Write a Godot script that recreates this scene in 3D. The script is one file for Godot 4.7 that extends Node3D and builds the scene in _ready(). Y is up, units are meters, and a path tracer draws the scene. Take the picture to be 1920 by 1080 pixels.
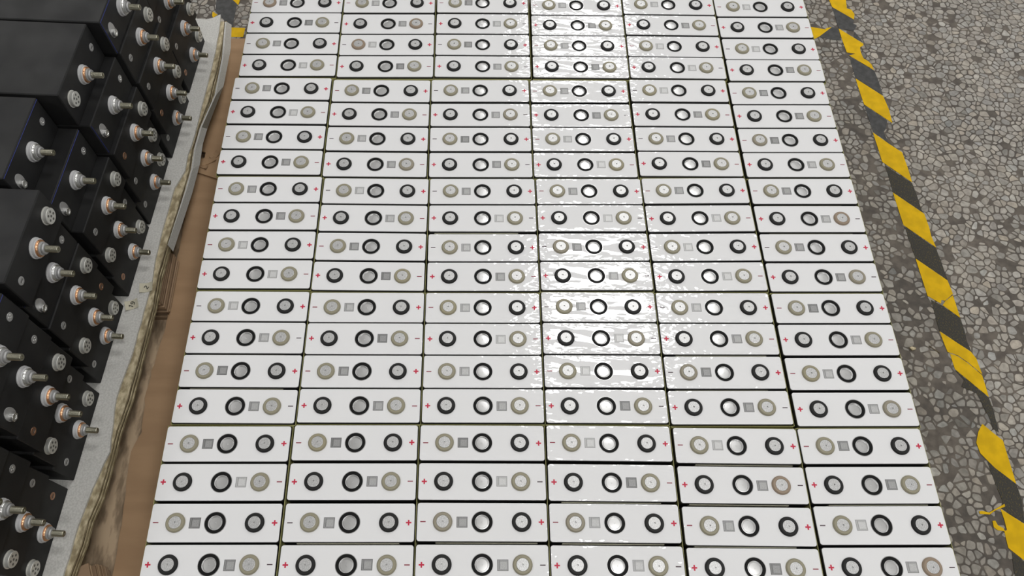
extends Node3D
# Crates of prismatic battery cells on a terrazzo factory floor. Floor at y = 0, metres.

const LID := 0.235          # height of the white cell tops above the floor
const CELL_H := 0.207
const FOAM_TOP := 0.105     # top of the foam under the black cells
const BLACK_T := 0.0645     # thickness of a black cell lying flat
const ORDINAL := ["first", "second", "third", "fourth", "fifth", "sixth", "seventh", "eighth", "ninth", "tenth", "eleventh", "twelfth",
	"thirteenth", "fourteenth", "fifteenth", "sixteenth", "seventeenth", "eighteenth", "nineteenth", "twentieth"]

var cam: Camera3D
var rng := RandomNumberGenerator.new()
var used := {}

# ------------------------------------------------------------------ mesh builder
class MB:
	var v := PackedVector3Array()
	var n := PackedVector3Array()
	var t := PackedVector2Array()
	var c := PackedColorArray()
	var tint := Color.WHITE
	var x := Transform3D()

	func vert(p: Vector3, nn: Vector3, uv := Vector2.ZERO) -> void:
		v.append(x * p); n.append((x.basis * nn).normalized()); t.append(uv); c.append(tint)

	func tri(a: Vector3, b: Vector3, d: Vector3, na: Vector3, nb: Vector3, nd: Vector3, ua := Vector2.ZERO, ub := Vector2.ZERO, ud := Vector2.ZERO) -> void:
		if (b - a).cross(d - a).dot(na + nb + nd) > 0.0:
			vert(a, na, ua); vert(d, nd, ud); vert(b, nb, ub)
		else:
			vert(a, na, ua); vert(b, nb, ub); vert(d, nd, ud)

	func quad(a: Vector3, b: Vector3, d: Vector3, e: Vector3, out: Vector3) -> void:
		var nn := (b - a).cross(e - a)
		if nn.length() < 1e-14:
			nn = (d - b).cross(e - d)
		nn = nn.normalized()
		if nn.dot(out) < 0.0:
			nn = -nn
		tri(a, b, d, nn, nn, nn)
		tri(a, d, e, nn, nn, nn)

	func flat(a: Vector3, b: Vector3, d: Vector3, out: Vector3) -> void:
		var nn := (b - a).cross(d - a).normalized()
		if nn.dot(out) < 0.0:
			nn = -nn
		tri(a, b, d, nn, nn, nn)

	func box(at: Vector3, size: Vector3, bevel := 0.0) -> void:
		var h := size / 2.0
		var b := minf(bevel, minf(h.x, minf(h.y, h.z)) * 0.9)
		var pt := func(s: Vector3, axis: int) -> Vector3:
			var q := Vector3(h.x - b, h.y - b, h.z - b)
			q[axis] = h[axis]
			return at + q * s
		for axis in 3:
			var i := (axis + 1) % 3
			var j := (axis + 2) % 3
			for sg in [-1.0, 1.0]:
				var s := []
				for k in [[-1, -1], [1, -1], [1, 1], [-1, 1]]:
					var q := Vector3.ZERO
					q[axis] = sg; q[i] = k[0]; q[j] = k[1]
					s.append(q)
				var o := Vector3.ZERO
				o[axis] = sg
				quad(pt.call(s[0], axis), pt.call(s[1], axis), pt.call(s[2], axis), pt.call(s[3], axis), o)
		if b <= 0.0:
			return
		for axis in 3:                       # the edges that run along axis
			var i := (axis + 1) % 3
			var j := (axis + 2) % 3
			for k in [[-1, -1], [1, -1], [1, 1], [-1, 1]]:
				var lo := Vector3.ZERO
				lo[axis] = -1; lo[i] = k[0]; lo[j] = k[1]
				var hi := lo
				hi[axis] = 1
				var o := Vector3.ZERO
				o[i] = k[0]; o[j] = k[1]
				quad(pt.call(lo, i), pt.call(hi, i), pt.call(hi, j), pt.call(lo, j), o)
		for sx in [-1.0, 1.0]:
			for sy in [-1.0, 1.0]:
				for sz in [-1.0, 1.0]:
					var s := Vector3(sx, sy, sz)
					flat(pt.call(s, 0), pt.call(s, 1), pt.call(s, 2), s)

	# a plate whose outline lies in x and z, from y0 up to y1
	func plate(poly: PackedVector2Array, y0: float, y1: float, bottom := true, skip_side := -1, uv_size := Vector2.ONE) -> void:
		var ix := Geometry2D.triangulate_polygon(poly)
		for k in range(0, ix.size(), 3):
			var a := poly[ix[k]]; var b := poly[ix[k + 1]]; var d := poly[ix[k + 2]]
			tri(Vector3(a.x, y1, a.y), Vector3(b.x, y1, b.y), Vector3(d.x, y1, d.y), Vector3.UP, Vector3.UP, Vector3.UP, a / uv_size + Vector2(.5, .5), b / uv_size + Vector2(.5, .5), d / uv_size + Vector2(.5, .5))
			if bottom:
				flat(Vector3(a.x, y0, a.y), Vector3(b.x, y0, b.y), Vector3(d.x, y0, d.y), Vector3.DOWN)
		var turn := 1.0 if Geometry2D.is_polygon_clockwise(poly) else -1.0
		for k in poly.size():
			if k == skip_side:
				continue
			var a := poly[k]; var b := poly[(k + 1) % poly.size()]
			var e := b - a
			var o := Vector3(-e.y, 0, e.x) * turn
			quad(Vector3(a.x, y0, a.y), Vector3(b.x, y0, b.y), Vector3(b.x, y1, b.y), Vector3(a.x, y1, a.y), o)

	# profile: points (radius, height) along y, from the outside in; each band smooth round the axis
	func lathe(profile: Array, seg := 32) -> void:
		for k in profile.size() - 1:
			var p: Vector2 = profile[k]; var q: Vector2 = profile[k + 1]
			var e := q - p
			var nn := Vector2(e.y, -e.x).normalized()
			for i in seg:
				var a0 := TAU * i / seg
				var a1 := TAU * (i + 1) / seg
				var d0 := Vector3(cos(a0), 0, sin(a0)); var d1 := Vector3(cos(a1), 0, sin(a1))
				var n0 := d0 * nn.x + Vector3.UP * nn.y; var n1 := d1 * nn.x + Vector3.UP * nn.y
				var A := d0 * p.x + Vector3.UP * p.y; var B := d1 * p.x + Vector3.UP * p.y
				var C := d1 * q.x + Vector3.UP * q.y; var D := d0 * q.x + Vector3.UP * q.y
				if p.x > 1e-6:
					tri(A, B, C, n0, n1, n1)
				if q.x > 1e-6:
					tri(A, C, D, n0, n1, n0)

	func done() -> ArrayMesh:
		var arr := []
		arr.resize(Mesh.ARRAY_MAX)
		arr[Mesh.ARRAY_VERTEX] = v; arr[Mesh.ARRAY_NORMAL] = n; arr[Mesh.ARRAY_TEX_UV] = t; arr[Mesh.ARRAY_COLOR] = c
		var m := ArrayMesh.new()
		m.add_surface_from_arrays(Mesh.PRIMITIVE_TRIANGLES, arr)
		return m


# ------------------------------------------------------------------ naming
func numbered(called: String) -> String:
	var k: int = used.get(called, 0)
	used[called] = k + 1
	return called if k == 0 else "%s_%03d" % [called, k]

func tag(o: Node3D, label: String, category: String, group := "") -> void:
	o.set_meta("label", label); o.set_meta("category", category)
	if group:
		o.set_meta("group", group)

func thing(called: String, label: String, category: String, at := Vector3.ZERO, turn := 0.0, group := "") -> Node3D:
	var o := Node3D.new()
	o.name = numbered(called)
	add_child(o, true)
	o.position = at
	o.rotation.y = turn
	tag(o, label, category, group)
	return o

func part(called: String, m: Mesh, mat: Material, parent: Node3D, at := Vector3.ZERO) -> MeshInstance3D:
	var o := MeshInstance3D.new()
	o.name = called if parent != self else numbered(called)
	o.mesh = m
	o.material_override = mat
	o.position = at
	o.cast_shadow = GeometryInstance3D.SHADOW_CASTING_SETTING_ON
	parent.add_child(o, true)
	return o

func structure(called: String, m: Mesh, mat: Material) -> MeshInstance3D:
	var o := part(called, m, mat, self)
	o.set_meta("kind", "structure")
	return o

func pts(a: Array) -> PackedVector2Array:
	var p := PackedVector2Array()
	for k in range(0, a.size(), 2):
		p.append(Vector2(a[k], a[k + 1]))
	return p

func boxed(size: Vector3, bevel: float, at := Vector3.ZERO) -> ArrayMesh:
	var m := MB.new()
	m.box(at, size, bevel)
	return m.done()

# ------------------------------------------------------------------ materials
func mat(r: float, g: float, b: float, rough: float, metal := 0.0) -> StandardMaterial3D:
	var m := StandardMaterial3D.new()
	m.albedo_color = Color(r, g, b)
	m.roughness = rough
	m.metallic = metal
	return m

func noise_tex(freq: float, seed_: int, lo: Color, hi: Color, octaves := 4, size := 256, kind := FastNoiseLite.TYPE_SIMPLEX_SMOOTH, at := [0.25, 0.75]) -> NoiseTexture2D:
	var f := FastNoiseLite.new()
	f.noise_type = kind
	f.seed = seed_
	f.frequency = freq
	f.fractal_octaves = octaves
	var t := NoiseTexture2D.new()
	t.width = size; t.height = size
	t.seamless = true
	t.noise = f
	var g := Gradient.new()
	g.offsets = PackedFloat32Array(at)
	g.colors = PackedColorArray([lo, hi])
	t.color_ramp = g
	return t

func bump_tex(freq: float, seed_: int, octaves := 4, size := 256) -> NoiseTexture2D:
	return noise_tex(freq, seed_, Color.BLACK, Color.WHITE, octaves, size, FastNoiseLite.TYPE_SIMPLEX_SMOOTH, [0.0, 1.0])

func tri_world(m: StandardMaterial3D, scale: Vector3) -> StandardMaterial3D:
	m.uv1_triplanar = true
	m.uv1_world_triplanar = true
	m.uv1_scale = scale
	return m

var M := {}

# relief of the clear wrapping film on a white top: long ripples, lifted edges, dimples beside the terminals
func film_relief(seed_: int, ripple: float, edge: float) -> ImageTexture:
	var w := 384
	var h := 112
	var im := Image.create(w, h, false, Image.FORMAT_RF)
	var f := FastNoiseLite.new()
	f.seed = seed_; f.frequency = 1.0; f.fractal_octaves = 2
	var e := FastNoiseLite.new()
	e.seed = seed_ + 7; e.frequency = 1.0; e.fractal_octaves = 2
	for j in h:
		for i in w:
			var x := (i + 0.5) / w * 172.6       # mm
			var z := (j + 0.5) / h * 50.6
			var hgt := ripple * f.get_noise_2d(x * 0.011, z * 0.042)
			var dx := minf(x, 172.6 - x)
			var dz := minf(z, 50.6 - z)
			var near := exp(-minf(dx * 0.55, dz) / 4.0)
			hgt += edge * near * e.get_noise_2d(x * 0.05, z * 0.09 + 20.0)
			im.set_pixel(i, j, Color(hgt, 0, 0))
	return ImageTexture.create_from_image(im)

func make_materials() -> void:
	M.white = []
	for k in 6:
		var m := mat(0.90, 0.90, 0.905, 0.03)
		m.metallic_specular = 0.66
		m.heightmap_enabled = true
		m.heightmap_texture = film_relief(11 + k * 5, [0.06, 0.13, 0.28, 0.48, 0.70, 0.90][k], [0.5, 0.8, 1.1, 1.4, 1.6, 1.9][k])
		m.heightmap_scale = 0.05
		M.white.append(m)
	M.case = mat(0.13, 0.13, 0.13, 0.35)
	M.black_ring = mat(0.125, 0.125, 0.125, 0.55)
	M.black_ring.metallic_specular = 0.35
	M.beige_ring = []
	for k in [[0.55, 0.53, 0.45], [0.56, 0.535, 0.44], [0.545, 0.52, 0.455], [0.555, 0.49, 0.42]]:
		M.beige_ring.append(mat(k[0], k[1], k[2], 0.5))
	M.terminal = mat(0.84, 0.84, 0.84, 0.42, 0.6)
	M.terminal.albedo_texture = noise_tex(0.05, 5, Color(0.86, 0.86, 0.86), Color.WHITE, 3, 128)
	tri_world(M.terminal, Vector3.ONE * 90)
	M.dish = mat(0.86, 0.86, 0.86, 0.34, 0.8)
	M.o_ring = mat(0.05, 0.05, 0.05, 0.6)
	M.o_ring.metallic_specular = 0.3
	M.rim = mat(0.75, 0.75, 0.75, 0.3, 0.8)
	M.plus = mat(0.74, 0.09, 0.24, 0.5)
	M.minus = mat(0.52, 0.14, 0.22, 0.5)
	M.minus_dark = mat(0.27, 0.20, 0.23, 0.5)
	M.patch = []
	for k in 5:
		var g: float = [0.50, 0.58, 0.64, 0.70, 0.55][k]
		M.patch.append(mat(1, 1, 1, 0.4, 0.1))
		M.patch[k].albedo_texture = etched(k, g)
	M.sleeve = mat(0.70, 0.69, 0.46, 0.45)
	M.pad = mat(0.80, 0.79, 0.70, 0.6)
	# black cells
	M.film = mat(1, 1, 1, 0.5)
	M.film.metallic_specular = 0.3
	M.film.albedo_texture = noise_tex(0.012, 21, Color(0.135, 0.135, 0.138), Color(0.165, 0.165, 0.165), 5, 256)
	M.film.roughness_texture = noise_tex(0.02, 22, Color(0.85, 0.85, 0.85), Color.WHITE, 4, 256)
	M.film.heightmap_enabled = true
	M.film.heightmap_texture = bump_tex(0.008, 23, 3)
	M.film.heightmap_scale = 0.02
	tri_world(M.film, Vector3.ONE * 3.1)
	M.blue = mat(0.13, 0.19, 0.50, 0.45)
	M.insulator = mat(0.76, 0.76, 0.765, 0.45)
	M.copper = mat(0.82, 0.63, 0.48, 0.32, 0.85)
	M.silver = mat(0.83, 0.83, 0.82, 0.3, 0.85)
	M.nut = mat(0.70, 0.70, 0.70, 0.42, 0.5)
	M.stud = mat(0.62, 0.61, 0.55, 0.3, 0.9)
	M.vent = mat(0.80, 0.80, 0.78, 0.4, 0.45)
	M.dark = mat(0.36, 0.36, 0.35, 0.5, 0.3)
	M.rivet = mat(0.68, 0.68, 0.68, 0.4, 0.5)
	M.rivet_copper = mat(0.72, 0.56, 0.46, 0.4, 0.8)
	# support
	M.foam = mat(1, 1, 1, 0.95)
	M.foam.albedo_texture = noise_tex(0.09, 31, Color(0.76, 0.755, 0.74), Color(0.83, 0.825, 0.81), 5, 512)
	M.foam.heightmap_enabled = true
	M.foam.heightmap_texture = bump_tex(0.15, 32, 3, 512)
	M.foam.heightmap_scale = 0.03
	tri_world(M.foam, Vector3.ONE * 5)
	M.ply = []
	for k in [[0.80, 0.75, 0.63], [0.48, 0.42, 0.33], [0.78, 0.73, 0.60], [0.42, 0.36, 0.28], [0.72, 0.67, 0.54]]:
		var m := mat(k[0], k[1], k[2], 0.8)
		m.albedo_texture = noise_tex(0.03, 41, Color(0.72, 0.70, 0.66), Color.WHITE, 5, 256)
		m.heightmap_enabled = true
		m.heightmap_texture = bump_tex(0.05, 43, 4)
		m.heightmap_scale = 0.1
		M.ply.append(tri_world(m, Vector3(10, 40, 6)))
	M.card = mat(0.655, 0.535, 0.41, 0.85)
	M.card.albedo_texture = noise_tex(0.02, 51, Color(0.95, 0.945, 0.94), Color.WHITE, 5, 256)
	M.card.heightmap_enabled = true
	M.card.heightmap_texture = bump_tex(0.012, 52, 3)
	M.card.heightmap_scale = 0.08
	tri_world(M.card, Vector3(1.2, 3, 5))
	M.card_dirty = mat(0.73, 0.64, 0.53, 0.9)
	M.card_dirty.albedo_texture = noise_tex(0.018, 55, Color(0.72, 0.71, 0.70), Color.WHITE, 5, 256, FastNoiseLite.TYPE_SIMPLEX_SMOOTH, [0.28, 0.6])
	tri_world(M.card_dirty, Vector3(9, 3, 3))
	M.card_edge = []
	for k in [[0.60, 0.50, 0.40], [0.50, 0.41, 0.32], [0.66, 0.56, 0.45]]:
		M.card_edge.append(mat(k[0], k[1], k[2], 0.9))
	M.deck = mat(0.55, 0.44, 0.30, 0.8)
	M.paper = mat(0.80, 0.78, 0.70, 0.9)
	M.ink = mat(0.12, 0.12, 0.12, 0.7)
	# floor
	M.matrix = mat(1, 1, 1, 0.5)
	M.matrix.albedo_texture = noise_tex(0.035, 61, Color(0.30, 0.27, 0.24), Color(0.385, 0.352, 0.315), 5, 512)
	M.matrix.detail_enabled = true
	M.matrix.detail_albedo = noise_tex(0.006, 62, Color(0.86, 0.86, 0.86), Color(1, 1, 1), 3, 256)
	M.matrix.detail_blend_mode = BaseMaterial3D.BLEND_MODE_MUL
	tri_world(M.matrix, Vector3.ONE * 2.3)
	M.chip = mat(1, 1, 1, 0.42)
	M.chip.vertex_color_use_as_albedo = true
	M.chip.albedo_texture = noise_tex(0.03, 63, Color(0.86, 0.86, 0.86), Color.WHITE, 4, 256)
	tri_world(M.chip, Vector3.ONE * 9)
	M.yellow = mat(0.86, 0.69, 0.0, 0.5)
	M.yellow.metallic_specular = 0.3
	M.yellow.albedo_texture = noise_tex(0.02, 71, Color(0.93, 0.93, 0.93), Color.WHITE, 4, 256)
	tri_world(M.yellow, Vector3.ONE * 6)
	M.tape_black = mat(1, 1, 1, 0.5)
	M.tape_black.albedo_texture = noise_tex(0.04, 72, Color(0.19, 0.19, 0.19), Color(0.26, 0.26, 0.26), 5, 256)
	tri_world(M.tape_black, Vector3.ONE * 6)
	M.tape_worn = mat(1, 1, 1, 0.75)
	M.tape_worn.albedo_texture = noise_tex(0.2, 73, Color(0.19, 0.182, 0.165), Color(0.50, 0.42, 0.14), 3, 512, FastNoiseLite.TYPE_SIMPLEX_SMOOTH, [0.60, 0.95])
	M.tape_worn.heightmap_enabled = true
	M.tape_worn.heightmap_texture = bump_tex(0.2, 73, 3, 512)
	M.tape_worn.heightmap_scale = 0.05
	tri_world(M.tape_worn, Vector3(4, 4, 2.2))
	M.wall = mat(0.80, 0.80, 0.78, 0.8)
	M.ceiling = mat(0.78, 0.78, 0.78, 0.9)
	M.fitting = mat(0.9, 0.9, 0.9, 0.4)
	M.tube = mat(1, 1, 1, 0.5)
	M.tube.emission_enabled = true
	M.tube.emission = Color(1.0, .997, .988)
	M.tube.emission_energy_multiplier = 4.0

func etched(k: int, g: float) -> ImageTexture:     # scorched grey square with plain scored lines
	var im := Image.create(48, 48, false, Image.FORMAT_RGB8)
	var r := RandomNumberGenerator.new()
	r.seed = 300 + k
	for j in 48:
		for i in 48:
			var s := g + r.randf_range(-0.05, 0.05)
			im.set_pixel(i, j, Color(s, s, s))
	var d := g - 0.16
	im.fill_rect(Rect2i(0, 0, 48, 2), Color(d, d, d))
	im.fill_rect(Rect2i(0, 46, 48, 2), Color(d, d, d))
	im.fill_rect(Rect2i(0, 0, 2, 48), Color(d, d, d))
	im.fill_rect(Rect2i(46, 0, 2, 48), Color(d, d, d))
	for j in range(10, 40):
		for i in range(12, 42):
			var s := g + 0.10 + r.randf_range(-0.09, 0.06)
			im.set_pixel(i, j, Color(s, s, s))
	im.fill_rect(Rect2i(9, 4, 2, 38), Color(d, d, d))
	return ImageTexture.create_from_image(im)


# ------------------------------------------------------------------ white cells
func rounded(w: float, d: float, r: float, half: int) -> PackedVector2Array:   # the half of a rounded rectangle with x * half > 0
	var p := PackedVector2Array()
	p.append(Vector2(0, -d / 2))
	for k in 7:
		var a := -PI / 2 + PI / 2 * k / 6
		p.append(Vector2((w / 2 - r + r * cos(a)) * half, -d / 2 + r + r * sin(a)))
	for k in 7:
		var a := PI / 2 * k / 6
		p.append(Vector2((w / 2 - r + r * cos(a)) * half, d / 2 - r + r * sin(a)))
	p.append(Vector2(0, d / 2))
	return p

func holed(m: MB, w: float, d: float, r: float, hole: float, y0: float, y1: float, bevel: float) -> void:
	for half in [-1, 1]:
		var outer := rounded(w, d, r, half)
		var inner := rounded(w - 2 * bevel, d - 2 * bevel, r - bevel, half)
		var top := inner.duplicate()
		for k in 17:
			var a := PI / 2 - PI * k / 16
			top.append(Vector2(cos(a) * hole * half, sin(a) * hole))
		var ix := Geometry2D.triangulate_polygon(top)
		for k in range(0, ix.size(), 3):
			var q := []
			for e in 3:
				q.append(top[ix[k + e]])
			var sz := Vector2(w, d)
			m.tri(Vector3(q[0].x, y1, q[0].y), Vector3(q[1].x, y1, q[1].y), Vector3(q[2].x, y1, q[2].y), Vector3.UP, Vector3.UP, Vector3.UP, q[0] / sz + Vector2(.5, .5), q[1] / sz + Vector2(.5, .5), q[2] / sz + Vector2(.5, .5))
		for k in outer.size() - 1:
			var a := outer[k]; var b := outer[k + 1]; var e := inner[k]; var f := inner[k + 1]
			var mid := (a + b) / 2
			var o := Vector3((b - a).y, 0, -(b - a).x)
			if o.dot(Vector3(mid.x, 0, mid.y)) < 0:
				o = -o
			m.quad(Vector3(a.x, y1 - bevel, a.y), Vector3(b.x, y1 - bevel, b.y), Vector3(f.x, y1, f.y), Vector3(e.x, y1, e.y), o.normalized() + Vector3.UP)
			m.quad(Vector3(a.x, y0, a.y), Vector3(b.x, y0, b.y), Vector3(b.x, y1 - bevel, b.y), Vector3(a.x, y1 - bevel, a.y), o)

var shared := {}

func cell_meshes() -> void:
	var m := MB.new()
	holed(m, 0.1730, 0.0502, 0.0034, 0.0107, CELL_H - 0.001, CELL_H, 0.0003)
	shared.sheet = m.done()
	m = MB.new()
	holed(m, 0.1737, 0.0516, 0.0036, 0.0107, 0.0, CELL_H - 0.001, 0.0006)
	shared.case = m.done()
	m = MB.new()
	m.lathe([Vector2(.0129, 0), Vector2(.0130, .0010), Vector2(.0127, .0016), Vector2(.0117, .0029), Vector2(.0112, .0032), Vector2(.0086, .0033), Vector2(.0082, .0026)], 36)
	shared.ring = m.done()
	m = MB.new()
	m.lathe([Vector2(.0082, .0026), Vector2(.0081, .0030), Vector2(.0078, .0031), Vector2(.0012, .0031), Vector2(.0010, .0014), Vector2(0, .0014)], 32)
	shared.disc = m.done()
	m = MB.new()
	m.lathe([Vector2(.0138, 0), Vector2(.0137, .0004), Vector2(.0133, .0007), Vector2(.0101, .0007), Vector2(.0098, .0004), Vector2(.0097, -.0008)], 40)
	shared.vent_ring = m.done()
	m = MB.new()
	m.lathe([Vector2(.0106, -.0006), Vector2(.0098, -.0007), Vector2(.0094, -.0022), Vector2(.0090, -.0026), Vector2(.0080, -.0025), Vector2(.0074, -.0019), Vector2(.0050, -.0018), Vector2(.0010, -.0017), Vector2(.0007, -.0015), Vector2(0, -.0015)], 40)
	shared.dish = m.done()
	m = MB.new()
	m.lathe([Vector2(.0146, 0), Vector2(.0145, .0003), Vector2(.0138, .0003)], 40)
	shared.rim = m.done()
	m = MB.new()
	for q in [[-.0010, .0010, -.0036, .0036], [-.0036, -.0010, -.0010, .0010], [.0010, .0036, -.0010, .0010]]:
		m.plate(PackedVector2Array([Vector2(q[0], q[2]), Vector2(q[1], q[2]), Vector2(q[1], q[3]), Vector2(q[0], q[3])]), 0, .00015, false)
	shared.plus = m.done()
	m = MB.new()
	m.plate(PackedVector2Array([Vector2(-.0036, -.0007), Vector2(.0036, -.0007), Vector2(.0036, .0007), Vector2(-.0036, .0007)]), 0, .00015, false)
	shared.minus = m.done()
	m = MB.new()
	m.plate(PackedVector2Array([Vector2(-.0073, -.0071), Vector2(.0073, -.0071), Vector2(.0073, .0071), Vector2(-.0073, .0071)]), 0, .0001, false, -1, Vector2(.0146, .0142))
	shared.patch = m.done()
	shared.pad = boxed(Vector3(.135, .19, .0011), .0003)

func white_cell(col: int, row: int, at: Vector3, turn: float) -> void:
	var minus_first := row % 2 == 0
	var t := thing("white_topped_cell", "white-topped cell with %s on the left, %s row from top, %s column from left" % ["minus" if minus_first else "plus", ORDINAL[row], ORDINAL[col]], "battery cell", at, turn, "white-topped battery cells standing in six columns")
	var s := -1.0 if minus_first else 1.0        # the side of the minus terminal
	part("case", shared.case, M.case, t)
	var wild: int = ([0, 1, 3, 5, 4, 1] if row in [1, 2, 3, 10, 11, 12, 13, 14] else [0, 0, 1, 2, 1, 0])[col]     # how crumpled the clear film is
	part("top_sheet", shared.sheet, M.white[wild], t)
	var y := CELL_H
	part("minus_insulator", shared.ring, M.beige_ring[rng.randi() % 4 if rng.randf() < 0.35 else 0], t, Vector3(s * .0525, y, 0))
	part("minus_terminal", shared.disc, M.terminal, t, Vector3(s * .0525, y, 0))
	part("plus_insulator", shared.ring, M.black_ring, t, Vector3(-s * .0525, y, 0))
	part("plus_terminal", shared.disc, M.terminal, t, Vector3(-s * .0525, y, 0))
	part("vent_rim", shared.rim, M.rim, t, Vector3(0, y, 0))
	part("vent_ring", shared.vent_ring, M.o_ring, t, Vector3(0, y, 0))
	part("vent_disc", shared.dish, M.dish, t, Vector3(0, y, 0))
	part("etched_patch", shared.patch, M.patch[rng.randi() % 5], t, Vector3(s * .0268, y, rng.randf_range(-.0006, .0006)))
	part("plus_mark", shared.plus, M.plus, t, Vector3(-s * .0788, y, rng.randf_range(-.0004, .0004)))
	part("minus_mark", shared.minus, M.minus if rng.randf() < 0.6 else M.minus_dark, t, Vector3(s * .0788, y, rng.randf_range(-.0004, .0004)))
	if row % 4 != 3 and rng.randf() < 0.38:
		part("gap_pad", shared.pad, M.pad, t, Vector3(rng.randf_range(-.012, .015), .1085 + rng.randf_range(-.003, 0), .02645))

func white_cells() -> void:
	cell_meshes()
	var blocks := [-.4412,-.436,.0064, -.4459,-.2179,-.002, -.4418,.0001,.0031, -.4409,.2173,-.0014, -.4437,.4336,.0038, -.2647,-.4355,.0077, -.2683,-.2141,-.0027, -.2649,.0028,-.0053, -.2644,.2172,.0014, -.2658,.4325,.003, -.0875,-.4368,-.0003, -.0915,-.2151,.0053, -.0879,.0026,.0048, -.088,.2169,.0014, -.0892,.4319,-.001, .0913,-.4344,-.0063, .0851,-.2157,.003, .0886,.0009,.005, .0886,.2157,-.0006, .0875,.4324,-.0065, .2678,-.4359,-.0091, .2631,-.2185,-.0003, .2654,-.0001,.0122, .2652,.2167,.0034, .2657,.4353,-.0077, .4449,-.4314,.0027, .4416,-.2159,.007, .4433,.0001,.0062, .4439,.2176,.0057, .4429,.4345,.005]
	var dz := [-.0803,-.0274,.0266,.0803,-.0819,-.0271,.0278,.0819,-.0808,-.027,.0273,.0808,-.0803,-.0273,.0261,.0803,-.0808,-.0271,.0273,.0808, -.0814,-.026,.0276,.0814,-.0817,-.0272,.027,.0817,-.0807,-.027,.0269,.0807,-.079,-.0265,.0262,.079,-.0819,-.0273,.0276,.0819, -.0816,-.0266,.0275,.0816,-.0823,-.0267,.0276,.0823,-.081,-.0275,.0281,.081,-.0788,-.0263,.0262,.0788,-.0816,-.0272,.027,.0816, -.0791,-.0259,.0266,.0791,-.0818,-.0262,.0271,.0818,-.0803,-.0273,.0275,.0803,-.0799,-.0269,.0261,.0799,-.0821,-.0267,.0275,.0821, -.0809,-.0268,.0281,.0809,-.0816,-.0261,.0281,.0816,-.0817,-.0268,.0279,.0817,-.0803,-.0277,.0263,.0803,-.082,-.0269,.0283,.082, -.0812,-.0265,.0287,.0812,-.0797,-.0262,.0272,.0797,-.0819,-.0269,.0276,.0819,-.0812,-.0279,.0266,.0812,-.0813,-.0266,.0273,.0813]
	for col in 6:
		for b in 5:
			var k := (col * 5 + b) * 3
			var x: float = blocks[k]
			var z: float = blocks[k + 1]
			var turn: float = blocks[k + 2]
			for r in 4:
				var row := b * 4 + r
				var d: float = dz[col * 20 + row]
				white_cell(col, row, Vector3(x + sin(turn) * d, LID - CELL_H, z + d), turn)
			var reach: float = (dz[col * 20 + b * 4 + 3] - dz[col * 20 + b * 4]) / 2.0 + .0258
			var sl := thing("cell_sleeve", "olive sleeve round four white-topped cells, %s block from top, %s column from left" % [ORDINAL[b], ORDINAL[col]], "sleeve", Vector3(x, LID - CELL_H, z), turn, "olive sleeves round blocks of four cells")
			var hh := CELL_H - .0040
			for s in [-1.0, 1.0]:
				var tall := hh + .0014 if s > 0.0 or col == 0 else hh - .012
				part("side_board", boxed(Vector3(.0006, tall, reach * 2 + .0024), .00015), M.sleeve, sl, Vector3(s * (.0882 if s > 0.0 else .0875), tall / 2, 0))
				part("end_board", boxed(Vector3(.1748, hh, .0007), .0002), M.sleeve, sl, Vector3(.0002, hh / 2, s * (reach + .0008)))


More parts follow.
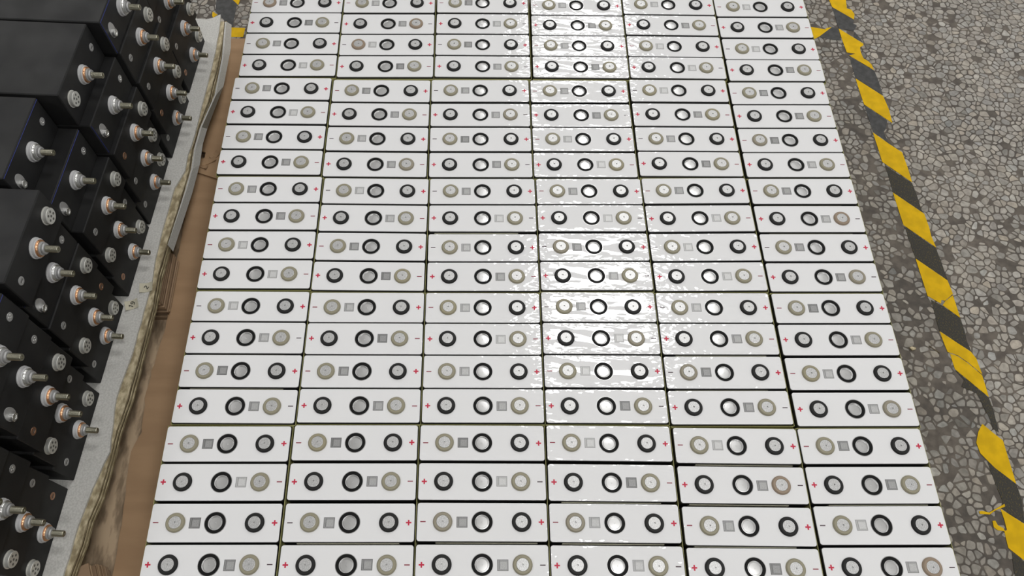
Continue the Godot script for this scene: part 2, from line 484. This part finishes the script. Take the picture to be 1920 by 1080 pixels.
# ------------------------------------------------------------------ black cells
func black_meshes() -> void:
	shared.black_case = boxed(Vector3(.42, BLACK_T - .0003, .1430), .0014, Vector3(-.21, BLACK_T / 2, 0))
	var along := Transform3D(Basis(Vector3(0, -1, 0), Vector3(.8, 0, 0), Vector3(0, 0, 1)), Vector3.ZERO)   # lathe axis y becomes x
	var make := func(profile: Array, seg: int) -> ArrayMesh:
		var m := MB.new()
		m.x = along
		m.lathe(profile, seg)
		return m.done()
	shared.insulator = make.call([Vector2(.0146, 0), Vector2(.0146, .0018), Vector2(.0136, .0022), Vector2(.0134, .0066), Vector2(.0126, .0076), Vector2(.0100, .0078), Vector2(.0100, .0060)], 32)
	shared.washer = make.call([Vector2(.0117, .0076), Vector2(.0119, .0086), Vector2(.0115, .0091), Vector2(.0112, .0091), Vector2(.0114, .0098), Vector2(.0109, .0106), Vector2(.0060, .0106)], 32)
	shared.nut = make.call([Vector2(.0094, .0104), Vector2(.0094, .0126), Vector2(.0090, .0130), Vector2(.0080, .0132), Vector2(.0080, .0164), Vector2(.0074, .0176), Vector2(.0066, .0182), Vector2(.0045, .0182)], 28)
	var prof := [Vector2(.0047, .017)]
	for k in 13:
		prof.append(Vector2(.0047, .0180 + k * .0015))
		prof.append(Vector2(.0040, .0187 + k * .0015))
	prof.append_array([Vector2(.0047, .0376), Vector2(.0042, .0386), Vector2(.0026, .0386), Vector2(.0022, .0368), Vector2(0, .0368)])
	shared.stud = make.call(prof, 20)
	shared.vent_cap = make.call([Vector2(.0126, 0), Vector2(.0126, .0008), Vector2(.0113, .0010), Vector2(.0113, .0072), Vector2(.0105, .0080), Vector2(0, .0080)], 32)
	var g := MB.new()
	for k in 6:
		var a := TAU * k / 5.0
		var rr := .0062 if k < 5 else 0.0
		g.x = along.translated_local(Vector3(cos(a) * rr, .0080, sin(a) * rr))
		g.lathe([Vector2(.0019, 0), Vector2(.0017, .0002), Vector2(0, .0002)], 10)
	shared.vent_grille = g.done()
	shared.rivet = make.call([Vector2(.0060, 0), Vector2(.0058, .0006), Vector2(.0032, .0007), Vector2(.0028, .0004), Vector2(0, .0004)], 24)
	g = MB.new()
	g.x = along
	g.x.basis = g.x.basis * Basis.from_scale(Vector3(1.45, 1, 1))
	g.lathe([Vector2(.0090, 0), Vector2(.0088, .0009), Vector2(0, .0010)], 28)
	shared.plug_plate = g.done()
	shared.plug = make.call([Vector2(.0064, .0008), Vector2(.0064, .0066), Vector2(.0056, .0074), Vector2(.0036, .0074), Vector2(.0030, .0060), Vector2(0, .0060)], 6)
	shared.rivet_dots = MB.new()
	for k in 3:
		var a := TAU * k / 3.0
		shared.rivet_dots.x = along.translated_local(Vector3(cos(a) * .0022, .0006, sin(a) * .0022))
		shared.rivet_dots.lathe([Vector2(.0013, 0), Vector2(.0009, .0008), Vector2(0, .0010)], 8)
	shared.rivet_dots = shared.rivet_dots.done()
	shared.slot = boxed(Vector3(.0004, .0012, .0062), 0.0, Vector3(.0008, 0, 0))
	shared.blue_top = boxed(Vector3(.0008, .0007, .1405), .0003, Vector3(.0001, BLACK_T - .0026, 0))
	shared.blue_end = boxed(Vector3(.0012, BLACK_T - .004, .0007), .0003, Vector3(.0001, BLACK_T / 2, .0697))

func black_cells() -> void:
	black_meshes()
	var at := [-.667,-.4821, -.667,-.3174, -.6932,-.1722, -.7299,-.0254, -.6825,.1348, -.688,.2906, -.705,.4536, -.667,-.4821, -.6638,-.3208, -.6767,-.1715, -.7007,-.0247, -.694,.1349, -.6913,.292, -.705,.4536, -.6724,-.4814, -.6599,-.321, -.6691,-.1711, -.6828,-.0243, -.6921,.1363, -.693,.2949, -.7123,.4504, -.6652,-.4836, -.6617,-.3202, -.6773,-.1697, -.6916,-.0214, -.6947,.1401, -.7062,.2974, -.7195,.4536, -.6699,-.4815, -.6743,-.3179, -.6863,-.167, -.6941,-.0185, -.7061,.1421, -.7108,.3018, -.7236,.4569]
	var kinds := "AF AF CF AF CN AF AF CN CN AF AF AF AF AF CN CN CN CN CN CN AF CN CN CN CF CF CF CF CN CN CN CN CN CN CF".split(" ")
	var layer := ["top", "second", "middle", "fourth", "bottom"]
	for l in 5:
		for k in 7:
			var i := l * 7 + k
			var copper := kinds[i][0] == "C"
			var far: float = -1.0 if kinds[i][1] == "F" else 1.0      # z of the rivet
			var t := thing("black_cell", "black cell lying flat, %s washer on stud, %s layer of stack, %s from far end" % ["copper" if copper else "silver", layer[l], ORDINAL[k]], "battery cell", Vector3(at[i * 2], FOAM_TOP + (4 - l) * BLACK_T, at[i * 2 + 1]), -.05, "black battery cells stacked lying down")
			var y := BLACK_T / 2
			part("case", shared.black_case, M.film, t)
			part("stud_insulator", shared.insulator, M.insulator, t, Vector3(0, y, 0))
			part("washer", shared.washer, M.copper if copper else M.silver, t, Vector3(0, y, 0))
			part("nut", shared.nut, M.nut, t, Vector3(0, y, 0))
			part("stud", shared.stud, M.stud, t, Vector3(0, y, 0))
			var rv := part("rivet", shared.rivet, M.rivet_copper if copper and l > 1 and (k + l) % 3 == 1 else M.rivet, t, Vector3(0, y + .004, far * .052))
			if copper:
				part("rivet_slot", shared.slot, M.dark, rv)
				var vc := part("vent_cap", shared.vent_cap, M.vent, t, Vector3(0, y + .002, -far * .050))
				part("vent_grille", shared.vent_grille, M.dark, vc)
			else:
				part("rivet_dimples", shared.rivet_dots, M.silver, rv)
				var pp := part("plug_plate", shared.plug_plate, M.rivet, t, Vector3(0, y, -far * .052))
				part("plug", shared.plug, M.silver, pp, Vector3(0, -.003, .002))
				if i % 3 != 0 or l < 1:
					part("blue_film_edge", shared.blue_top, M.blue, t)
				if k == 1 or k == 2:
					part("blue_film_edge", shared.blue_end, M.blue, t)


# ------------------------------------------------------------------ what the black cells stand on
func jag(p: PackedVector2Array, by: float, step := 0.012) -> PackedVector2Array:   # a torn edge along an open line
	var q := PackedVector2Array()
	for k in p.size() - 1:
		var n := maxi(1, int(p[k].distance_to(p[k + 1]) / step))
		for i in n:
			q.append(p[k].lerp(p[k + 1], float(i) / n) + Vector2(rng.randf_range(-by, by), 0))
	q.append(p[p.size() - 1])
	return q

func closed(edge: PackedVector2Array, x_far: float) -> PackedVector2Array:       # an open edge that runs towards the camera, closed along x_far
	var q := edge.duplicate()
	q.append(Vector2(x_far, edge[edge.size() - 1].y))
	q.append(Vector2(x_far, edge[0].y))
	return q

func slab(poly: PackedVector2Array, y0: float, y1: float) -> ArrayMesh:
	var m := MB.new()
	m.plate(poly, y0, y1)
	return m.done()

func card_stack(label: String, at: Vector3, turn: float, size: Vector2, sheets: int, height: float) -> void:
	var t := thing("cardboard_stack", label, "cardboard", at, turn, "")
	var each := height / sheets
	for k in sheets:
		part("cardboard_sheet", boxed(Vector3(size.x + rng.randf_range(-.003, .003), each * .86, size.y + rng.randf_range(-.003, .003)), .0006), M.card_edge[k % 3], t, Vector3(-size.x / 2 + rng.randf_range(-.002, .002), each * (k + .5), rng.randf_range(-.002, .002)))

func board_and_foam() -> void:
	var ply := pts([-.6377,-.6159, -.6328,-.569, -.6322,-.5083, -.6345,-.4068, -.6442,-.3245, -.6468,-.2731, -.6443,-.2233, -.6471,-.1714, -.6537,-.0885, -.6586,.0063, -.6565,.0646, -.659,.1434, -.6628,.2356, -.6699,.294, -.6705,.3373, -.6738,.3956, -.6816,.4317, -.6836,.4668, -.6899,.5121])
	ply.append(Vector2(-.695, .70))
	var b := thing("plywood_board", "thick layered plywood board with a ragged edge under the black cells", "board")
	for k in 5:
		var e := jag(ply, .0006, .02)
		for i in e.size():
			e[i].x += [0.0, -.0008, .0004, -.0010, .0008][k]
		part("ply_layer", slab(closed(e, -1.12), .0810 + (4 - k) * .004, .0850 + (4 - k) * .004 - .0003), M.ply[k], b)
	var fo := pts([-.6937,-.6189, -.6708,-.6175, -.6602,-.6224, -.647,-.632, -.6422,-.5801, -.6413,-.5041, -.6435,-.4171, -.6448,-.3547, -.6469,-.2815, -.6505,-.2556, -.6489,-.2177, -.6618,-.1781, -.6657,-.109, -.6673,-.0273, -.6647,.0247, -.6663,.0584, -.6704,.1618, -.6802,.2389, -.6709,.3274, -.6847,.3859, -.692,.4403, -.697,.5067])
	fo.append(Vector2(-.699, .70))
	var far := PackedVector2Array([fo[0] + Vector2(-.02, -.008)])
	far.append_array(fo)
	var edge := far.slice(0, 4)
	edge.append_array(jag(far.slice(4), .0007, .02))
	var f := part("foam_sheet", slab(closed(edge, -1.12), .1010, FOAM_TOP), M.foam, self)
	tag(f, "grey speckled foam sheet between the black cells and the plywood board", "foam sheet")
	# the strip of foam that hangs over the far part of the board's edge
	var a := pts([-.6395,-.6128, -.63,-.5083, -.6292,-.4069, -.6442,-.3245, -.6468,-.2731, -.6443,-.2233, -.6471,-.1714, -.6569,-.0544])
	var c := pts([-.6338,-.626, -.6299,-.5553, -.6304,-.4507, -.6423,-.3384, -.6424,-.3008, -.641,-.2499, -.6478,-.1831, -.6607,-.053])
	var m := MB.new()
	var ring := []
	for k in a.size():
		var dx := maxf(c[k].x, a[k].x + .005)
		var thick := .0035 if k < a.size() - 1 else .001
		ring.append([Vector3(a[k].x + .0045, .1020, a[k].y), Vector3(a[k].x + .0045 + thick, .1030, a[k].y), Vector3(dx + thick + .002, .0830, c[k].y), Vector3(dx + .002, .0820, c[k].y)])
	for k in ring.size() - 1:
		for i in 4:
			var j := (i + 1) % 4
			var mid: Vector3 = (ring[k][0] + ring[k][1] + ring[k][2] + ring[k][3]) / 4.0
			m.quad(ring[k][i], ring[k][j], ring[k + 1][j], ring[k + 1][i], (ring[k][i] + ring[k][j]) / 2.0 - mid)
	m.quad(ring[0][0], ring[0][1], ring[0][2], ring[0][3], Vector3(0, 0, -1))
	m.quad(ring[-1][0], ring[-1][1], ring[-1][2], ring[-1][3], Vector3(0, 0, 1))
	var s := part("foam_strip", m.done(), M.foam, self)
	tag(s, "narrow pale foam strip hanging along the far edge of the plywood board", "foam strip")
	card_stack("stack of brown cardboard sheets wedged under the middle of the plywood board", Vector3(-.657, .0045, -.006), .02, Vector2(.17, .108), 14, .076)
	card_stack("stack of torn cardboard sheets under the near end of the plywood board", Vector3(-.652, .0045, .545), .42, Vector2(.16, .12), 13, .071)
	for k in 2:
		var tg := thing("paper_tag", ["curled paper scrap with a scribbled 2, on the foam nearer the far end", "curled paper scrap with a scribbled 19, on the foam against the black cells"][k], "paper tag", [Vector3(-.672, FOAM_TOP, .035), Vector3(-.690, FOAM_TOP, .069)][k], [0.2, 0.35][k], "")
		var pm := MB.new()
		for i in 5:
			var x0 := -.010 + i * .0044
			var x1 := x0 + .0044
			var y0 := .0006 + pow(absf(i - 2.5) / 2.5, 2.0) * .003
			var y1 := .0006 + pow(absf(i - 1.5) / 2.5, 2.0) * .003
			pm.quad(Vector3(x0, y0, -.009), Vector3(x1, y1, -.009), Vector3(x1, y1, .009), Vector3(x0, y0, .009), Vector3.UP)
			pm.quad(Vector3(x0, y0 - .0003, -.009), Vector3(x1, y1 - .0003, -.009), Vector3(x1, y1 - .0003, .009), Vector3(x0, y0 - .0003, .009), Vector3.DOWN)
		part("paper", pm.done(), M.paper, tg)
		var tm := TextMesh.new()
		tm.text = ["2", "19"][k]
		tm.font_size = 14
		tm.pixel_size = .0008
		tm.depth = .0002
		var w := part("handwriting", tm, M.ink, tg, Vector3(.001, .0016, 0))
		w.rotation = Vector3(-PI / 2, 0, .9)

func cardboard() -> void:
	var low := slab(pts([-.95, -.34, -.545, -.34, -.53, .70, -.95, .70]), .0006, .0044)
	var o := part("stained_cardboard", low, M.card_dirty, self)
	tag(o, "stained brown cardboard on the floor in the gap below the plywood board", "cardboard")
	var deck := thing("deck_board", "flat wooden deck under the white-topped cells", "pallet deck")
	for k in 6:
		part("plank", boxed(Vector3(1.02, .0234, .19), .002, Vector3(0, .0122, -.60 + k * .206)), M.deck, deck)
	var near := pts([-.6657,-.2693, -.6689,-.2442, -.6703,-.2156, -.6666,-.1243, -.6647,-.0298, -.6664,-.007, -.6595,.0669, -.6643,.1073, -.6675,.1588, -.6693,.2106, -.6635,.2708, -.6726,.3051, -.669,.372, -.664,.4357, -.6602,.5029])
	near.append(Vector2(-.648, .66))
	var edge := jag(near, .0016, .011)
	var poly := PackedVector2Array([Vector2(.53, -.72), Vector2(-.60, -.72), Vector2(-.60, -.27)])
	poly.append_array(edge)
	poly.append(Vector2(.53, .66))
	o = part("cardboard_sheet", slab(poly, .0242, .0279), M.card, self)
	tag(o, "tan cardboard sheet with a torn edge beside the first column of white-topped cells", "cardboard")
	var far := pts([-.66,-.6403, -.6665,-.5168, -.6674,-.3841, -.6642,-.3255, -.6503,-.3202, -.6502,-.3065, -.6605,-.3037, -.6643,-.2875, -.6637,-.2715, -.6205,-.2559])
	var fe := jag(far, .0008, .02)
	fe.append(Vector2(-.548, -.233))
	fe.append(Vector2(-.548, -.640))
	var t := thing("cardboard_flap", "upper tan cardboard flap with a punched tear at the far end of the gap", "cardboard")
	part("flap", slab(fe, .0281, .0322), M.card, t)
	for k in 3:           # curled pieces round the tear
		var m := MB.new()
		m.x = Transform3D(Basis(Vector3.UP, [0.5, -0.4, 0.9][k]), [Vector3(-.640, .0325, -.296), Vector3(-.650, .0325, -.284), Vector3(-.630, .0325, -.312)][k])
		var len_: float = [.030, .022, .020][k]
		var wd: float = [.010, .008, .012][k]
		for i in 4:
			var x0 := len_ * (i / 4.0 - .5)
			var x1 := len_ * ((i + 1) / 4.0 - .5)
			var h := func(u: float) -> float: return .001 + .006 * pow(absf(u / len_ + .15), 1.5)
			m.quad(Vector3(x0, h.call(x0), -wd / 2), Vector3(x1, h.call(x1), -wd / 2), Vector3(x1, h.call(x1), wd / 2), Vector3(x0, h.call(x0), wd / 2), Vector3.UP)
			m.quad(Vector3(x0, h.call(x0) - .0015, -wd / 2), Vector3(x1, h.call(x1) - .0015, -wd / 2), Vector3(x1, h.call(x1) - .0015, wd / 2), Vector3(x0, h.call(x0) - .0015, wd / 2), Vector3.DOWN)
			for s in [-1.0, 1.0]:
				m.quad(Vector3(x0, h.call(x0), s * wd / 2), Vector3(x1, h.call(x1), s * wd / 2), Vector3(x1, h.call(x1) - .0015, s * wd / 2), Vector3(x0, h.call(x0) - .0015, s * wd / 2), Vector3(0, 0, s))
		part("torn_curl", m.done(), M.card, t)


# ------------------------------------------------------------------ floor
func on_screen(p: Vector3) -> bool:
	var q: Vector3 = cam.transform.affine_inverse() * p
	return q.z < 0 and absf(q.x / -q.z * FOCAL + SHIFT.x) < 955 and absf(q.y / -q.z * FOCAL - SHIFT.y) < 535

func chip_shape(m: MB, poly: PackedVector2Array, tone: Color) -> void:
	m.tint = tone
	var mid := Vector2.ZERO
	for p in poly:
		mid += p / poly.size()
	for k in poly.size():
		var a := poly[k]; var b := poly[(k + 1) % poly.size()]
		var a1 := a.lerp(mid, .07); var b1 := b.lerp(mid, .07)
		m.tri(Vector3(a1.x, .0004, a1.y), Vector3(b1.x, .0004, b1.y), Vector3(mid.x, .0004, mid.y), Vector3.UP, Vector3.UP, Vector3.UP)
		var o := Vector3(a.x + b.x - 2 * mid.x, .01, a.y + b.y - 2 * mid.y)
		m.quad(Vector3(a.x, 0, a.y), Vector3(b.x, 0, b.y), Vector3(b1.x, .0004, b1.y), Vector3(a1.x, .0004, a1.y), o)

func terrazzo(floor_: Node3D) -> void:
	var r := RandomNumberGenerator.new()
	r.seed = 4242
	var thin := FastNoiseLite.new()
	thin.seed = 9
	thin.frequency = 3.0
	var chips := []
	for zone in [[.47, 1.42, -1.0, .66, 0.0], [-.95, -.40, -1.0, -.60, .3]]:
		var step := .0134
		var nx := int((zone[1] - zone[0]) / step)
		var nz := int((zone[3] - zone[2]) / step)
		var seeds := []
		for j in nz:
			for i in nx:
				var p := Vector2(zone[0] + (i + .5 * (j % 2) + r.randf_range(-.46, .46)) * step, zone[2] + (j + r.randf_range(-.46, .46)) * step)
				seeds.append([p, r.randf_range(-.35, .35), r.randf()])
		for j in nz:
			for i in nx:
				var s: Array = seeds[j * nx + i]
				var p: Vector2 = s[0]
				var dens := thin.get_noise_2d(p.x * .6, p.y * .6)
				if s[2] < .10 - dens * .12 + (.16 if zone[4] == 0.0 and p.x < .78 + .05 * dens else 0.0):
					continue
				var gap: float = .0013 + s[2] * s[2] * .0022 + (.0006 if p.x < .80 else 0.0)
				var poly := PackedVector2Array([p + Vector2(-.011, -.009), p + Vector2(.011, -.009), p + Vector2(.011, .009), p + Vector2(-.011, .009)])
				for dj in range(-2, 3):
					for di in range(-2, 3):
						var jj := j + dj
						var ii := i + di
						if (di == 0 and dj == 0) or jj < 0 or ii < 0 or jj >= nz or ii >= nx:
							continue
						var o: Array = seeds[jj * nx + ii]
						var d: Vector2 = o[0] - p
						var L := d.length()
						if L > .034:
							continue
						var u := d / L
						var lim: float = clampf(L * .5 + (s[1] - o[1]) * .0058, L * .18, L * .82) - gap * .5
						var q := PackedVector2Array()
						for k in poly.size():
							var a := poly[k]; var b := poly[(k + 1) % poly.size()]
							var da := (a - p).dot(u) - lim
							var db := (b - p).dot(u) - lim
							if da <= 0.0:
								q.append(a)
							if da * db < 0.0:
								q.append(a.lerp(b, da / (da - db)))
						poly = q
						if poly.size() < 3:
							break
					if poly.size() < 3:
						break
				if poly.size() < 3:
					continue
				var soft := PackedVector2Array()
				for k in poly.size():
					var a := poly[k]; var b := poly[(k + 1) % poly.size()]
					if a.distance_to(b) > .0012:
						soft.append(a.lerp(b, .2)); soft.append(a.lerp(b, .8))
					else:
						soft.append(a.lerp(b, .5))
				poly = soft
				if poly.size() < 3:
					continue
				var area := 0.0
				for k in poly.size():
					area += poly[k].cross(poly[(k + 1) % poly.size()])
				if absf(area) < .00003:
					continue
				var g := (.315 if p.x > .80 or zone[4] > 0.0 else .275) + .06 * r.randfn(0.0, .8)
				var warm := r.randfn(0.0, .025)
				var tone := Color(clampf(g * (1.06 + warm), .08, .62), clampf(g * .98, .08, .6), clampf(g * (.86 - warm), .06, .6))
				chips.append([poly, tone, p])
	var order := []
	for k in chips.size():
		var w := Vector3(chips[k][2].x, 0, chips[k][2].y)
		if on_screen(w):
			order.append([w.distance_to(cam.position), k])
	order.sort_custom(func(a, b): return a[0] < b[0])
	var single := {}
	for k in mini(300, order.size()):
		single[order[k][1]] = true
	var all := MB.new()
	for k in chips.size():
		if single.has(k):
			var m := MB.new()
			chip_shape(m, chips[k][0], chips[k][1])
			part("stone_chip", m.done(), M.chip, floor_)
		else:
			chip_shape(all, chips[k][0], chips[k][1])
	var rest := part("stone_chips", all.done(), M.chip, floor_)
	rest.set_meta("kind", "stuff")

func tape(called: String, label: String, sets: Array, group := "") -> Node3D:
	var t := thing(called, label, "tape", Vector3.ZERO, 0.0, group)
	for s in sets:
		for line in s[1]:
			var poly := pts(line)
			if Geometry2D.triangulate_polygon(poly).size():
				part(s[0], slab(poly, s[3], s[4]), s[2], t)
	return t

func tapes() -> void:
	var yellow := [
	[.739,-.8395, .7808,-.8399, .7822,-.8126, .778,-.7835, .7881,-.7791, .7919,-.7637, .7866,-.747, .7441,-.7876],
	[.7442,-.7176, .7913,-.6691, .7889,-.6628, .7812,-.6586, .7793,-.6502, .779,-.6399, .7808,-.6234, .7895,-.6153, .7947,-.6052, .7966,-.5879, .7502,-.6322, .7657,-.6377, .7468,-.6417, .7447,-.6814],
	[.7489,-.5628, .7983,-.5115, .8018,-.4741, .8,-.4348, .7508,-.487, .7495,-.5196],
	[.7514,-.4088, .7783,-.3783, .8009,-.3553, .8024,-.3116, .8019,-.2775, .7526,-.3304, .7524,-.371],
	[.7556,-.252, .8061,-.1998, .8073,-.1694, .8059,-.1473, .8085,-.12, .7572,-.1723],
	[.761,-.0947, .81,-.0457, .8121,-.0165, .7925,-.0012, .7867,-.0035, .7833,.0045, .7623,-.012],
	[.8112,-.0136, .8114,.0346, .7856,.008, .7937,-.0012],
	[.7647,.0626, .8109,.1044, .8168,.1177, .8183,.1491, .7997,.1257, .7844,.1112, .7679,.1046, .7662,.0884],
	[.7711,.1077, .7839,.113, .7992,.1275, .8176,.1507, .8171,.1926, .7716,.1389],
	[.7902,.2423, .8049,.2593, .8171,.2724, .8159,.348, .7882,.3207, .7708,.2951, .7695,.2762, .7788,.2569],
	[.7759,.3894, .8078,.4144, .8227,.4294, .8181,.4818, .803,.4819, .7888,.4726, .7691,.4528, .7709,.4263, .776,.4242, .7767,.408],
	]
	var black := [
	[.7441,-.7876, .7866,-.747, .7825,-.733, .7894,-.7287, .7838,-.7179, .7772,-.7093, .7444,-.7184],
	[.7798,-.7071, .7874,-.6859, .7914,-.6725, .7729,-.6901],
	[.7498,-.6306, .7963,-.5863, .7988,-.5592, .7987,-.513, .749,-.5635],
	[.7504,-.4851, .7905,-.4422, .7833,-.4218, .7748,-.4108, .7789,-.3808, .7524,-.4106],
	]
	var worn := [
	[.757,-.32, .8015,-.2758, .8033,-.2407, .8033,-.2079, .806,-.2014, .7558,-.253],
	[.7583,-.1691, .8076,-.1188, .8096,-.0859, .8105,-.0472, .7612,-.0953],
	[.7664,-.0034, .7814,.0066, .7852,.0094, .8115,.0366, .8117,.0637, .8098,.0828, .8121,.1044, .7649,.0617, .7655,.0278],
	[.7712,.1402, .8167,.1939, .8177,.2176, .8146,.258, .8071,.252, .8052,.2276, .8,.1977, .7966,.1851, .774,.1725, .7825,.1596],
	[.7784,.3079, .8158,.3498, .817,.3727, .8089,.4144, .7762,.3883, .7841,.3773, .7804,.3459],
	[.7725,.4591, .7883,.4741, .8023,.4839, .8,.5164, .7702,.5164, .766,.4962],
	]
	tape("hazard_tape", "worn yellow and black hazard tape running past the cells on the terrazzo", [["yellow_stripe", yellow, M.yellow, .0006, .0009], ["black_stripe", black, M.tape_black, .0005, .00075], ["worn_black_stripe", worn, M.tape_worn, .0005, .0007]])
	var cross_yellow := [
	[.6742,-.7222, .6834,-.7214, .6952,-.7185, .713,-.7143, .7154,-.7182, .7295,-.7218, .6944,-.6915, .6827,-.6842, .6667,-.6841],
	]
	var cross_black := [
	[.7302,-.7222, .7426,-.7188, .7427,-.6792, .7216,-.6812, .6982,-.6873, .695,-.6915],
	]
	tape("hazard_tape", "short cross piece of hazard tape joining the long tape to the white-topped cells", [["yellow_stripe", cross_yellow, M.yellow, .0005, .0008], ["black_stripe", cross_black, M.tape_black, .0005, .0007]])
	var far_yellow := [
	[-.6675,-.8251, -.6561,-.8252, -.66,-.7821, -.6795,-.8033],
	[-.7168,-.7604, -.7039,-.75, -.7122,-.7394, -.7158,-.7464],
	[-.6808,-.7293, -.6654,-.7088, -.6331,-.7074, -.634,-.6785, -.6718,-.6782, -.6818,-.7035],
	]
	var far_black := [
	[-.7169,-.8247, -.6583,-.8143, -.6637,-.782, -.6629,-.7088, -.6743,-.719, -.7105,-.7604],
	]
	tape("hazard_tape", "corner of hazard tape on the floor at the far end of the foam sheet", [["yellow_stripe", far_yellow, M.yellow, .0006, .0009], ["black_stripe", far_black, M.tape_black, .0005, .0007]])
	var flakes := [
	[.7387,.3944, .7435,.3933, .7549,.3961, .785,.3817, .7847,.3861, .7659,.3928, .755,.3993, .7387,.3983],
	[.7562,.4098, .7609,.4091, .7629,.4167, .7704,.421, .772,.4263, .7604,.4249, .7553,.4199],
	]
	for k in flakes.size():
		var f := part("tape_flake", slab(pts(flakes[k]), .0006, .0014), M.yellow, self)
		tag(f, ["long thin torn flake of yellow tape lying beside the near end of the hazard tape", "short curved torn flake of yellow tape against the near end of the hazard tape"][k], "tape flake", "")


func litter() -> void:
	var m := MB.new()
	m.plate(pts([-.006, -.002, -.001, -.004, .006, -.001, .004, .002, -.002, .0035]), 0.0, .002)
	var o := part("wood_chip", m.done(), M.ply[0], self, Vector3(.705, .0006, .0987))
	tag(o, "pale wood chip on the terrazzo between the cells and the hazard tape", "wood chip")
	o = part("wood_splinter", boxed(Vector3(.022, .0012, .0014), .0004), M.ply[1], self, Vector3(.7445, .0014, .0999))
	o.rotation.y = -.75
	tag(o, "thin brown splinter on the terrazzo beside the hazard tape", "splinter")


# ------------------------------------------------------------------ hall
func hall() -> void:
	var f := structure("floor", boxed(Vector3(14.4, .2, 15.4), 0.0, Vector3(0, -.1, -1.5)), M.matrix)
	terrazzo(f)
	structure("ceiling", boxed(Vector3(14.4, .2, 15.4), 0.0, Vector3(0, 3.75, -1.5)), M.ceiling)
	structure("wall_left", boxed(Vector3(.2, 3.65, 15.4), 0.0, Vector3(-7.1, 1.825, -1.5)), M.wall)
	structure("wall_right", boxed(Vector3(.2, 3.65, 15.4), 0.0, Vector3(7.1, 1.825, -1.5)), M.wall)
	structure("wall_far", boxed(Vector3(14.0, 3.65, .2), 0.0, Vector3(0, 1.825, -9.1)), M.wall)
	structure("wall_near", boxed(Vector3(14.0, 3.65, .2), 0.0, Vector3(0, 1.825, 6.1)), M.wall)

func lamps() -> void:
	for i in LAMP_X.size():
		for j in LAMP_Z.size():
			var at := Vector3(LAMP_X[i], LAMP_Y, LAMP_Z[j])
			var t := thing("ceiling_lamp", "white panel lamp hung under the ceiling, %s row from the far wall, %s from left" % [ORDINAL[j], ORDINAL[i]], "lamp", at, 0.0, "panel lamps under the ceiling")
			part("lamp_housing", boxed(Vector3(.86, .05, .56), .008, Vector3(0, .045, 0)), M.fitting, t)
			part("lamp_panel", boxed(Vector3(.80, .012, .50), .004, Vector3(0, .016, 0)), M.tube, t)
			part("lamp_rod", boxed(Vector3(.02, 3.65 - LAMP_Y - .07, .02), .003, Vector3(0, .07 + (3.65 - LAMP_Y - .07) / 2, 0)), M.fitting, t)


const FOCAL := 1378.31          # pixels of the 1920 x 1080 frame
const SHIFT := Vector2(-63.82, 63.92)
const LAMP_X := [-3.1, .68, 4.4]
const LAMP_Z := [-5.72, -3.56, -1.40, .78, 2.94]
const LAMP_Y := 3.2
const LAMP_ENERGY := 2.28
const EXPOSURE := 1.0

func _ready() -> void:
	rng.seed = 77
	cam = Camera3D.new()
	cam.name = "camera"
	cam.position = Vector3(-.10068, 1.23031, .65111)
	cam.rotation_order = EULER_ORDER_YXZ
	cam.rotation = Vector3(-1.11452, -.01117, .01409)
	cam.projection = Camera3D.PROJECTION_FRUSTUM
	cam.near = .05
	cam.size = 2.0 * cam.near * 540.0 / FOCAL
	cam.frustum_offset = Vector2(-SHIFT.x, SHIFT.y) / FOCAL * cam.near
	cam.far = 60.0
	add_child(cam)
	var we := WorldEnvironment.new()
	we.name = "world_environment"
	var env := Environment.new()
	env.background_mode = Environment.BG_COLOR
	env.background_color = Color(.55, .57, .6)
	env.tonemap_mode = Environment.TONE_MAPPER_LINEAR
	env.tonemap_exposure = EXPOSURE
	env.sdfgi_enabled = true
	env.ssao_enabled = true
	env.ssil_enabled = true
	we.environment = env
	add_child(we)
	for x in LAMP_X:
		for z in LAMP_Z:
			var l := AreaLight3D.new()
			l.name = numbered("lamp_light")
			l.area_size = Vector2(.80, .50)
			l.area_normalize_energy = true
			l.light_energy = LAMP_ENERGY
			l.light_color = Color(1.0, .997, .988)
			l.shadow_enabled = true
			l.area_range = 20.0
			l.area_attenuation = 2.0
			l.position = Vector3(x, LAMP_Y - .004, z)
			l.rotation = Vector3(-PI / 2, 0, 0)
			add_child(l)
	make_materials()
	hall()
	lamps()
	tapes()
	litter()
	cardboard()
	board_and_foam()
	white_cells()
	black_cells()
